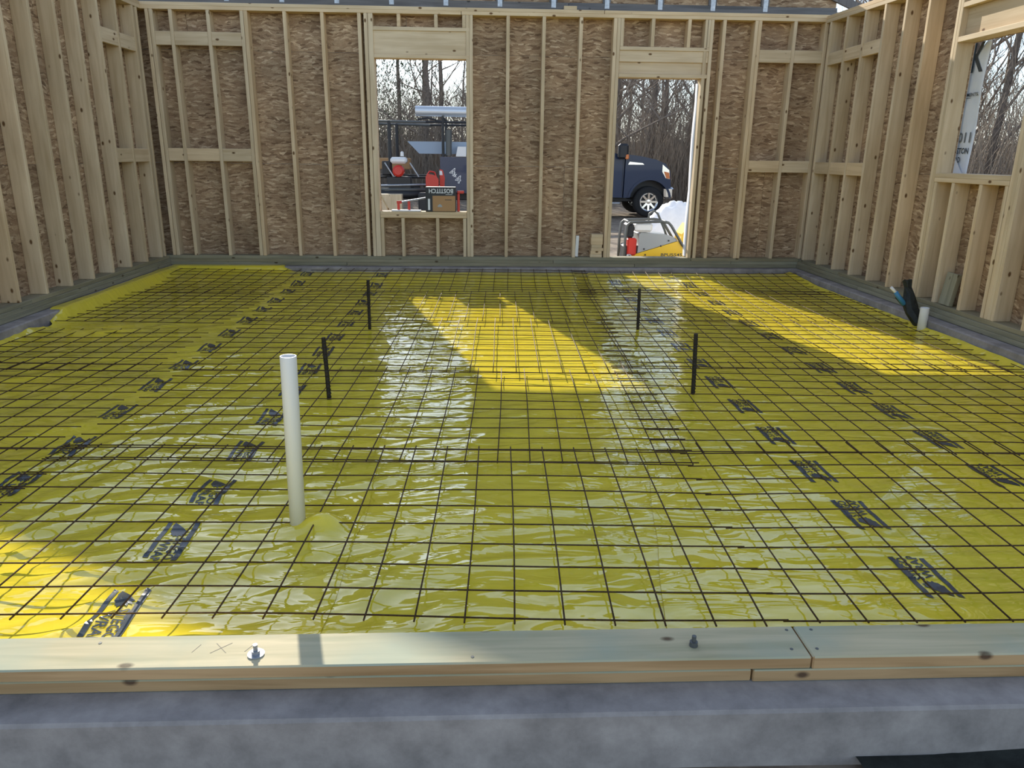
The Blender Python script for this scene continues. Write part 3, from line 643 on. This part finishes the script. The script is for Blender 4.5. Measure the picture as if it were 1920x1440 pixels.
MB().box(-.33, -.10, -.21, -.02, .575, .70, .03).build('fuel_tank', WHITE, pc)
MB().box(-.43, -.34, -.19, .10, .50, .68, .02).build('air_filter', BLACK, pc)
MB().lathe([(.03, -.03), (.03, .03), (.016, .03), (.016, -.03), (.03, -.03)], 14, axis='y').build('belt_guard_ring', GALV, pc, (-.40, -.24, .27))
fr = MB()
for yy in (-.21, .21): fr.tube([(-.46, yy, .06), (-.455, yy, .50), (-.44, yy, .66), (-.40, yy, .70), (.0, yy, .715), (.10, yy, .70), (.14, yy, .66), (.30, yy, .42), (.36, yy, .36)], .018, 10)
fr.tube([(-.40, -.21, .70), (-.40, .21, .70)], .016, 8); fr.tube([(.10, -.21, .70), (.10, .21, .70)], .016, 8)
fr.build('roll_frame', DGREY, pc, smooth=True)
MB().tube([(-.12, 0, .71), (-.11, 0, .80), (-.05, 0, .835), (.0, 0, .80), (.10, 0, .60), (.14, 0, .50)], .015, 10).build('lifting_hoop', DGREY, pc, smooth=True)
MB().tube([(.30, -.12, .50), (.42, -.12, .38), (.48, -.13, .24)], .012, 8).build('hydraulic_hose', BLACK, pc, smooth=True)
letters('lettering', 'BPU5545', .28, .038, (.03, -.2015, .268), (1, 0, .0), (0, 0, 1), PRINT, pc, bold=.01, label='model lettering')
for bxx, bz in ((-.20, .36), (.12, .47), (-.18, .285), (.02, .40)): MB().lathe([(0, -.006), (.011, -.006), (.011, 0)], 8, axis='y').build('bolt_head', BLACK, pc, (bxx, -.20, bz))

# white plastic sheeting heap behind the compactor
def heap(name, loc, rx, ry, h, m, seed, label, cat):
    n = 34; V = []; F = []
    for j in range(n):
        for i in range(n):
            u, v = -1 + 2 * i / (n - 1), -1 + 2 * j / (n - 1); r = min(1, math.hypot(u, v)); 
            zz_ = h * (1 - r ** 2.2) * (.80 + .16 * u + .10 * abs(math.sin(2.6 * u + seed))) + .10 * (abs((2.7 * u + 1.3 * v + .3 * math.sin(5 * v)) % 1 - .5) + .6 * abs((4.1 * u - 3.2 * v) % 1 - .5) - .4) * (1 - r ** 3)
            V.append((u * rx, v * ry, max(zz_, 0) + .01))
    F = [(j * n + i, j * n + i + 1, (j + 1) * n + i + 1, (j + 1) * n + i) for j in range(n - 1) for i in range(n - 1)]
    me = bpy.data.meshes.new(name); me.from_pydata(V, [], F); o = link(name, me, m, loc=loc, smooth=True); return tag(o, label, cat)
heap('plastic_tarp', (2.88, 11.45, GZ - .02), .80, .60, .98, TARP, 1.3, 'heap of crumpled white plastic sheeting behind the plate compactor', 'tarp')
# black fabric on the ground in front
n = 24; V = []
for j in range(n):
    for i in range(n):
        u, v = i / (n - 1), j / (n - 1); V.append((u * 1.6, v * .36 - .32 + .05 * u, .012 + .05 * u * (v ** 2) + .010 * abs(math.sin(7 * u + 9 * v))))
me = bpy.data.meshes.new('ground_fabric'); me.from_pydata(V, [], [(j * n + i, j * n + i + 1, (j + 1) * n + i + 1, (j + 1) * n + i) for j in range(n - 1) for i in range(n - 1)])
o = link('ground_fabric', me, BLACKW, loc=(.98, 1.53, GZ - .005), smooth=True); tag(o, 'black ground fabric lying against the concrete footing at lower right', 'fabric')

# ------------------------------------------------------------------ pickup truck (side on, facing right)
tr = empty('pickup_truck', (0, 20, GZ)); tag(tr, 'dark blue pickup truck parked side-on beyond the back wall', 'truck')
TW = 1.98
def arc(cx, cz, r, a0, a1, n=12): return [(cx + r * math.cos(math.radians(a0 + (a1 - a0) * i / n)), cz + r * math.sin(math.radians(a0 + (a1 - a0) * i / n))) for i in range(n + 1)]
RH, FH, HZc, RR = .42, 4.42, .40, .50
MB().prism([(-1.0, .62), (-.15, .56)] + arc(RH, HZc + .03, RR, 165, 15)[0:] + [(1.02, .50), (1.02, 1.44), (-1.0, 1.47)], 0, TW).build('bed', NAVY, tr)
MB().prism([(1.04, .50), (3.72, .50), (3.74, 1.55), (3.40, 1.62), (2.95, 2.02), (1.28, 2.04), (1.06, 1.46)], .04, TW - .04).build('cab', NAVY, tr)
ff = MB().prism([(3.74, .50), (3.90, .50)] + arc(FH, HZc + .03, RR + .02, 172, 8) + [(4.96, .55), (4.97, .80), (4.93, 1.18), (4.80, 1.36), (4.55, 1.46), (4.15, 1.54), (3.76, 1.585)], .0, TW); ff.build('front_fender', NAVY, tr)
for c, r_ in ((RH, RR), (FH, RR + .02)):
    a = arc(c, HZc + .03, r_ + .055, 170, 10, 14); b_ = arc(c, HZc + .03, r_, 10, 170, 14); MB().prism(a + b_, -.035, .03).build('wheel_arch', NAVY, tr)
MB().prism([(1.36, 1.50), (2.22, 1.50), (2.22, 1.94), (1.50, 1.94)], .025, .06).build('side_window', GLASS, tr); MB().prism([(2.32, 1.50), (3.30, 1.50), (2.92, 1.94), (2.32, 1.94)], .025, .06).build('side_window', GLASS, tr)
MB().add([(3.42, .15, 1.62), (3.42, TW - .15, 1.62), (2.97, TW - .22, 2.0), (2.97, .22, 2.0)], [(0, 1, 2, 3)]).build('windshield', GLASS, tr, (.012, 0, .012))
for dx in (2.27, 3.70): MB().box(dx - .004, dx + .004, .032, .042, .56, 1.5).build('door_gap', BLACK, tr)
MB().box(2.36, 2.56, .0, .04, 1.32, 1.36, .01).build('door_handle', CHROME, tr); MB().box(1.45, 1.62, .0, .04, 1.32, 1.36, .01).build('door_handle', CHROME, tr)
MB().prism([(3.82, 1.33), (3.86, 1.40), (4.20, 1.37), (4.24, 1.33)], -.008, .01).build('fender_vent', CHROME, tr)
MB().box(3.52, 3.78, -.24, -.06, 1.46, 1.84, .05).build('mirror', BLACK, tr); MB().tube([(3.62, -.10, 1.6), (3.55, .05, 1.55)], .025, 8).build('mirror_arm', BLACK, tr); MB().box(3.70, 3.79, -.25, -.14, 1.46, 1.58, .02).build('turn_lamp', AMBER, tr)
MB().prism([(4.72, 1.34), (4.90, 1.20), (4.93, .98), (4.82, 1.0), (4.72, 1.16)], -.012, .20).build('head_light', CHROME, tr); MB().prism([(4.76, 1.17), (4.90, 1.14), (4.93, .985), (4.83, 1.0)], -.018, .10).build('turn_lamp', AMBER, tr)
MB().box(4.80, 5.06, -.01, TW + .01, .48, .78, .05).build('front_bumper', CHROME, tr); MB().box(-1.16, -1.0, .02, TW - .02, .50, .72, .03).build('rear_bumper', CHROME, tr)
MB().box(1.2, 3.65, -.10, .02, .34, .39, .015).build('running_board', GALV, tr); MB().box(-.9, 4.8, .35, TW - .35, .38, .60, .02).build('chassis', BLACK, tr)
for wx in (RH, FH): MB().box(wx - .56, wx + .50, .30, TW - .30, .45, 1.02, .05).build('wheel_well', BLACK, tr)
MB().prism([(-1.015, .68), (-.90, .70), (-.885, .95), (-.93, 1.14), (-1.015, 1.17)], -.012, .16).build('tail_light', RED, tr); MB().prism([(-1.02, 1.02), (-.94, 1.02), (-.955, 1.12), (-1.02, 1.13)], -.018, .10).build('reverse_lamp', WHITE, tr)
for wx in (RH, FH):
    for wy in (.02, TW - .27):
        t = MB().lathe([(.24, 0), (.34, -.01), (.385, .02), (.395, .06), (.395, .20), (.385, .235), (.34, .25), (.24, .25)], 30, axis='y').build('wheel', RUBBER, tr, (wx, wy, HZc), smooth=True)
        r_ = MB().lathe([(.242, .0), (.225, .015), (.215, .05), (.20, .05)], 30, axis='y'); r_.lathe([(.0, .01), (.055, .012), (.065, .04)], 14, axis='y')
        for k in range(8):
            a = k * math.pi / 4; ca, sa = math.cos(a), math.sin(a); r_.add([(ca * .05 - sa * .03, .02, sa * .05 + ca * .03), (ca * .05 + sa * .03, .02, sa * .05 - ca * .03), (ca * .225 + sa * .022, .012, sa * .225 - ca * .022), (ca * .225 - sa * .022, .012, sa * .225 + ca * .022)], [(0, 1, 2, 3)])
        r_.build('rim', CHROME, t, (0, 0 if wy < 1 else 0, 0)); 
        MB().lathe([(0, .07), (.22, .07)], 20, axis='y').build('brake_disc', BLACK, t)
for ch, dx, dz_, w_, h_ in (('4', 0, .15, .15, .20), ('x', .115, .115, .08, .08), ('4', .14, -.03, .15, .20)):
    letters('decal', ch, w_, h_, (-.78 + dx, -.003, .86 + dz_), (.98, 0, -.1), (.2, 0, 1), WHITE, tr, bold=.03)
    if ch == '4': letters('decal_fill', ch, w_ * .8, h_ * .8, (-.78 + dx + .016, -.006, .86 + dz_ + .018), (.98, 0, -.1), (.2, 0, 1), NAVY, tr, bold=-.02)
rk = MB()
for px_ in (-.92, .9):
    for py_ in (.06, TW - .06): rk.tube([(px_, py_, 1.45), (px_, py_, 2.42)], .035, 8)
    rk.tube([(px_, .0, 2.42), (px_, TW, 2.42)], .03, 8)
for py_ in (.06, TW - .06): rk.tube([(-1.35, py_, 2.30), (3.1, py_, 2.30)], .028, 8)
rk.tube([(-.92, .06, 2.30), (-1.30, .06, 2.40), (-1.55, .06, 2.36)], .022, 8)
rk.build('ladder_rack', BLACK, tr)
MB().tube([(-.78, .06, 1.5), (-.77, .06, 2.12)], .075, 12).build('exhaust_canister', DGREY, tr)
# long white tube and boards on the rack
tb = MB().tube([(-1.62, 20.35, 2.335 + GZ + .24), (3.0, 20.35, 2.30 + GZ + .24)], .125, 20).build('rack_tube', ALU, smooth=False); tag(tb, 'long round pale metal tube lying on the truck ladder rack', 'tube')
bn = MB().prism([(-1.85, 1.70), (1.0, 1.70), (.85, 1.40), (-1.55, 1.40)], 20.35, 21.2).build('metal_trough', BLUEGREY); tag(bn, 'pale blue-grey metal trough lying over the end of the truck bed', 'trough')
wb_ = MB().prism([(-.60, 1.32), (-.34, 1.32), (-.34, 1.56), (-.55, 1.56)], 20.02, 20.30).build('white_carton', WHITE); wb_.location.z = .02; tag(wb_, 'white carton on top of the truck bed beside the trough', 'box')

# ------------------------------------------------------------------ utility trailer left of the truck with its load
tl = empty('utility_trailer', (-3.2, 20.3, GZ)); tag(tl, 'black utility trailer with upright posts behind the pickup', 'trailer')
MB().box(-2.0, 1.9, 0, 1.9, .52, .60, .01).build('deck', DGREY, tl)
for py_ in (0.03, 1.87):
    MB().tube([(-2.0, py_, .95), (1.9, py_, .95)], .03, 8).build('side_rail', BLACK, tl); MB().tube([(-2.0, py_, 2.36), (1.9, py_, 2.30)], .035, 8).build('upper_rail', DGREY, tl)
    for px_ in (-1.9, -.55, .9): MB().tube([(px_, py_, .6), (px_, py_, 2.34)], .045, 8).build('post', BLACK, tl)
    MB().box(-2.0, 1.5, py_ - .01, py_ + .01, .60, .72).build('side_board', BLACK, tl)
for wx in (-.6, .25):
    for py_ in (-.12, 1.82): MB().lathe([(0, .0), (.16, .0), (.20, -.01), (.33, 0), (.34, .05), (.34, .16), (.33, .2), (0, .2)], 24, axis='y').build('wheel', RUBBER, tl, (wx, py_, .34), smooth=True)
MB().tube([(1.9, .95, .5), (2.1, .95, .45)], .04, 8).build('hitch_bar', BLACK, tl)
ge = empty('engine_pump', (-2.07, 20.15, .47)); tag(ge, 'small petrol engine with red cover and white tank on the trailer', 'engine')
MB().lathe([(0, -.16), (.10, -.16), (.145, -.13), (.15, 0), (.15, .1), (0, .1)], 24, (0, 0, .50), 'y').build('red_cover', RED, ge, smooth=False); MB().box(-.20, .22, -.12, .22, .68, .84, .05).build('white_tank', WHITE, ge); MB().lathe([(0, .84), (.045, .84), (.045, .93), (.02, .96), (0, .96)], 12, (.10, 0, .02)).build('tank_cap', WHITE, ge)
MB().box(-.30, .32, -.1, .3, .02, .36, .02).build('engine_base', BLACK, ge); MB().tube([(.30, -.1, .70), (.52, -.12, .36)], .02, 8).tube([(-.34, -.1, .70), (-.12, -.12, .36)], .02, 8).build('handle_bars', GALV, ge)
MB().box(-.42, -.20, -.05, .25, .40, .74, .02).build('control_box', BLACK, ge)
for i, (x0, x1, zc, m_, lab, cat_) in enumerate(((-2.75, -.98, .60, GALV, 'upper silver pipe of the bundle across the trailer edge', 'pipe'), (-2.70, -1.05, .50, DGREY, 'middle dark pipe of the bundle across the trailer edge', 'pipe'), (-2.75, -1.1, .40, BLACK, 'lower thick black pipe in front of the trailer', 'pipe'))):
    o = MB().tube([(x0, 20.02, zc), (x1, 20.06, zc + .05 - .04 * i)], (.03, .05, .11)[i], 10).build('long_pipe', m_, smooth=True); tag(o, lab, cat_)
gc = empty('fuel_can', (-1.18, 19.55, GZ)); tag(gc, 'red plastic fuel can in front of the truck tail light', 'fuel can')
MB().box(-.35, .40, -.15, .3, 0, .60, .03).build('stand_crate', BLACK, gc); MB().prism([(-.15, .61), (.15, .61), (.16, .92), (.10, 1.02), (-.12, 1.06), (-.16, .98)], -.1, .1).build('can_body', RED, gc); MB().tube([(-.12, 0, 1.04), (-.06, 0, 1.12), (.06, 0, 1.10), (.10, 0, 1.0)], .02, 8).build('handle', RED, gc)
sb = MB().box(-3.3, -1.9, 19.0, 19.3, GZ, .44, .01).build('plywood_crate', LUMBER); tag(sb, 'pale wooden crate on the ground at left, outside the window', 'crate')
tk = MB().box(-2.75, -1.9, 21.6, 22.0, .98, 1.28, .02).build('orange_board', CARD); tag(tk, 'brown board stack on the trailer behind the engine', 'boards')

# ------------------------------------------------------------------ woods
def tree_mesh(seed, h, lean, dens=1.0):
    r = random.Random(seed); T_ = MB(); B = MB()
    pts = []; x = y = 0.0; n = 9
    for i in range(n + 1):
        t = i / n; pts.append((x, y, h * t)); x += lean * h / n * r.uniform(.3, 1.3) + r.uniform(-.09, .09); y += r.uniform(-.10, .10)
    T_.tube(pts, [.16 * (1 - .85 * i / n) + .012 for i in range(n + 1)], 7)
    def branch(p, d, L, rad, lev):
        q = [Vector(p)]; dd = Vector(d); m = 4 if lev < 2 else 3
        for i in range(m):
            dd = (dd + Vector((r.uniform(-.25, .25), r.uniform(-.25, .25), r.uniform(-.05, .28)))).normalized(); q.append(q[-1] + dd * L / m)
        B.tube(q, [rad * (1 - .75 * i / m) for i in range(m + 1)], 4 if lev < 2 else 3, caps=False)
        if lev < 3:
            for k in range(int((5 if lev == 0 else 4) * dens)):
                t = r.uniform(.25, 1.0); i = min(int(t * m), m - 1); pp_ = q[i].lerp(q[i + 1], t * m - i)
                a = r.uniform(0, 6.28); sd = Vector((math.cos(a), math.sin(a), r.uniform(-.1, .7))).normalized()
                branch(pp_, (dd * .5 + sd * .8).normalized(), L * r.uniform(.4, .65), max(rad * .5, .006), lev + 1)
    for k in range(int(17 * dens)):
        t = .14 + .84 * (k + r.random()) / (17 * dens); i = min(int(t * n), n - 1); p = Vector(pts[i]).lerp(Vector(pts[i + 1]), t * n - i); a = r.uniform(0, 6.28)
        branch(p, Vector((math.cos(a), math.sin(a), r.uniform(.3, 1.1))).normalized(), h * r.uniform(.14, .34) * (1.1 - .6 * t), .05 * (1.1 - t) + .008, 1 if dens < 1 else (0 if r.random() < .3 else 1))
    def mk(b, nm, m):
        me = bpy.data.meshes.new(nm); me.from_pydata(b.v, [], b.f); me.materials.append(m); me.polygons.foreach_set('use_smooth', [True] * len(me.polygons)); return me
    return mk(T_, 'trunk', BARK), mk(B, 'branches', TWIG)
kinds = [tree_mesh(100 + i, h, l) for i, (h, l) in enumerate(((9.5, .02), (10.5, -.06), (9, .12), (11, .03), (8, -.13), (10, .0)))]
def place_tree(x, y, k, s, rz, label, fat=1.0, group='bare trees in the woods'):
    e = empty('bare_tree', (x, y, GZ - .1 + max(0, math.hypot(x, y) - 24) / 60 * 3.0), rz); tag(e, label, 'tree', group); e.scale = (s * fat, s * fat, s)
    for nm, me in zip(('trunk', 'branches'), kinds[k]):
        o = bpy.data.objects.new(nm, me); COL.objects.link(o); o.parent = e
rt = random.Random(21)
near_spec = [(-1.9, 27.5, 3, .68, 'thick bare trunk left of centre in the window view', 1.25), (-1.35, 28.5, 0, .78, 'bare trunk beside the thickest one in the window view', 1.0), (-.15, 27.0, 5, .74, 'bare trunk near the right jamb of the window', .95),
             (4.3, 27.0, 1, 1.0, 'slender leaning bare tree at the left of the doorway view', 1.0), (6.2, 29.0, 2, 1.0, 'bare tree leaning right in the middle of the doorway', 1.0), (7.6, 26.5, 4, 1.05, 'bare tree at the right of the doorway view', 1.0),
             (11.6, 18.5, 3, 1.0, 'thick bare tree centred in the right window', .85), (12.9, 17.0, 1, 1.0, 'thick bare tree at the right of the right window', .95), (10.4, 17.5, 5, .9, 'slim bare tree beside the house wrap flap', .9), (12.6, 21.5, 2, .95, 'forked bare tree behind the two thick ones in the right window', 1.0)]
for x, y, k, s, lab, fat in near_spec: place_tree(x, y, k, s, rt.uniform(0, 6.28), lab, fat, group='bare trees near the house')
for i in range(56):
    az = math.radians(rt.uniform(-16, 52)); d = rt.uniform(29, 48) if az < math.radians(22) else rt.uniform(20, 44)
    place_tree(math.sin(az) * d, math.cos(az) * d, rt.randrange(6), rt.uniform(.5, .68) if math.degrees(az) < 6 else rt.uniform(.75, 1.05), rt.uniform(0, 6.28), 'bare grey-brown tree deep in the woods beyond the house', rt.uniform(.5, .8))
# a few pines on the left of the window view
def pine_mesh(seed, h):
    r = random.Random(seed); T_ = MB(); T_.tube([(0, 0, 0), (.05, 0, h * .5), (0, .05, h)], [.13, .09, .02], 6); B = MB()
    for k in range(1500):
        t = r.uniform(.22, 1); a = r.uniform(0, 6.28); rad = (1.15 - t) * h * .22 * r.uniform(.3, 1); p = Vector((math.cos(a) * rad, math.sin(a) * rad, h * t + r.uniform(-.1, .1)))
        for j in range(3):
            d = Vector((r.uniform(-1, 1), r.uniform(-1, 1), r.uniform(-.4, .6))).normalized() * .13; e = d.cross(Vector((0, 0, 1))).normalized() * .018
            B.add([p - d, p + e, p + d, p - e], [(0, 1, 2, 3)])
    def mk(b, nm, m): me = bpy.data.meshes.new(nm); me.from_pydata(b.v, [], b.f); me.materials.append(m); return me
    return mk(T_, 'trunk', BARK), mk(B, 'needles', PINE)
pk = [pine_mesh(5, 8.0), pine_mesh(6, 7.0)]
for i, (x, y, k, lab) in enumerate(((-4.3, 30, 0, 'green pine at the left edge of the window view'), (-3.3, 33, 1, 'green pine just right of the leftmost pine'), (-5.4, 34, 1, 'green pine farthest left behind the others'), (-2.5, 37, 0, 'green pine behind the thick bare trunks'))):
    e = empty('pine_tree', (x, y, GZ + .3), i * 1.3); tag(e, lab, 'tree', 'pines beyond the trailer')
    for nm, me in zip(('trunk', 'needles'), pk[k]): o = bpy.data.objects.new(nm, me); COL.objects.link(o); o.parent = e
# brush: uncountable thin stems
def brush(name, n, az0, az1, d0, d1, h0, h1, seed, label):
    g = np.random.default_rng(seed); az = np.radians(g.uniform(az0, az1, n)); d = g.uniform(d0, d1, n); x = np.sin(az) * d; y = np.cos(az) * d; h = h0 + (h1 * 1.45 - h0) * g.random(n) ** 2.2 + .4 * np.sin(az * 31) + .3 * np.sin(az * 67)
    z0 = GZ - .1 + np.maximum(0, d - 24) / 60 * 3; lx = g.normal(0, .28, n) * h; ly__ = g.normal(0, .28, n) * h; r = .008 + .006 * g.random(n); V = []; F = []
    K = 4
    for i in range(K):
        t = i / (K - 1); cx = x + lx * t ** 1.6 + g.normal(0, .05, n); cy = y + ly__ * t ** 1.6; cz = z0 + h * t; rr = r * (1 - .7 * t)
        for k in range(3): V.append(np.stack([cx + rr * math.cos(k * 2.094), cy + rr * math.sin(k * 2.094), cz], 1))
    V = np.stack(V, 1).reshape(-1, 3); base = np.arange(n)[:, None] * (3 * K)
    for i in range(K - 1):
        for k in range(3): F.append(np.concatenate([base + i * 3 + k, base + i * 3 + (k + 1) % 3, base + (i + 1) * 3 + (k + 1) % 3, base + (i + 1) * 3 + k], 1))
    me = bpy.data.meshes.new(name); me.from_pydata(V.tolist(), [], np.concatenate(F).tolist()); o = link(name, me, DRYLEAF); tag(o, label, 'brush', kind='stuff')
brush('undergrowth', 24000, -18, 24, 26, 46, 1.0, 3.3, 3, 'dense grey-brown undergrowth of thin stems beyond the pickup')
brush('undergrowth', 16000, 24, 60, 17, 42, 1.0, 3.2, 4, 'dense grey-brown undergrowth beyond the right wall window')
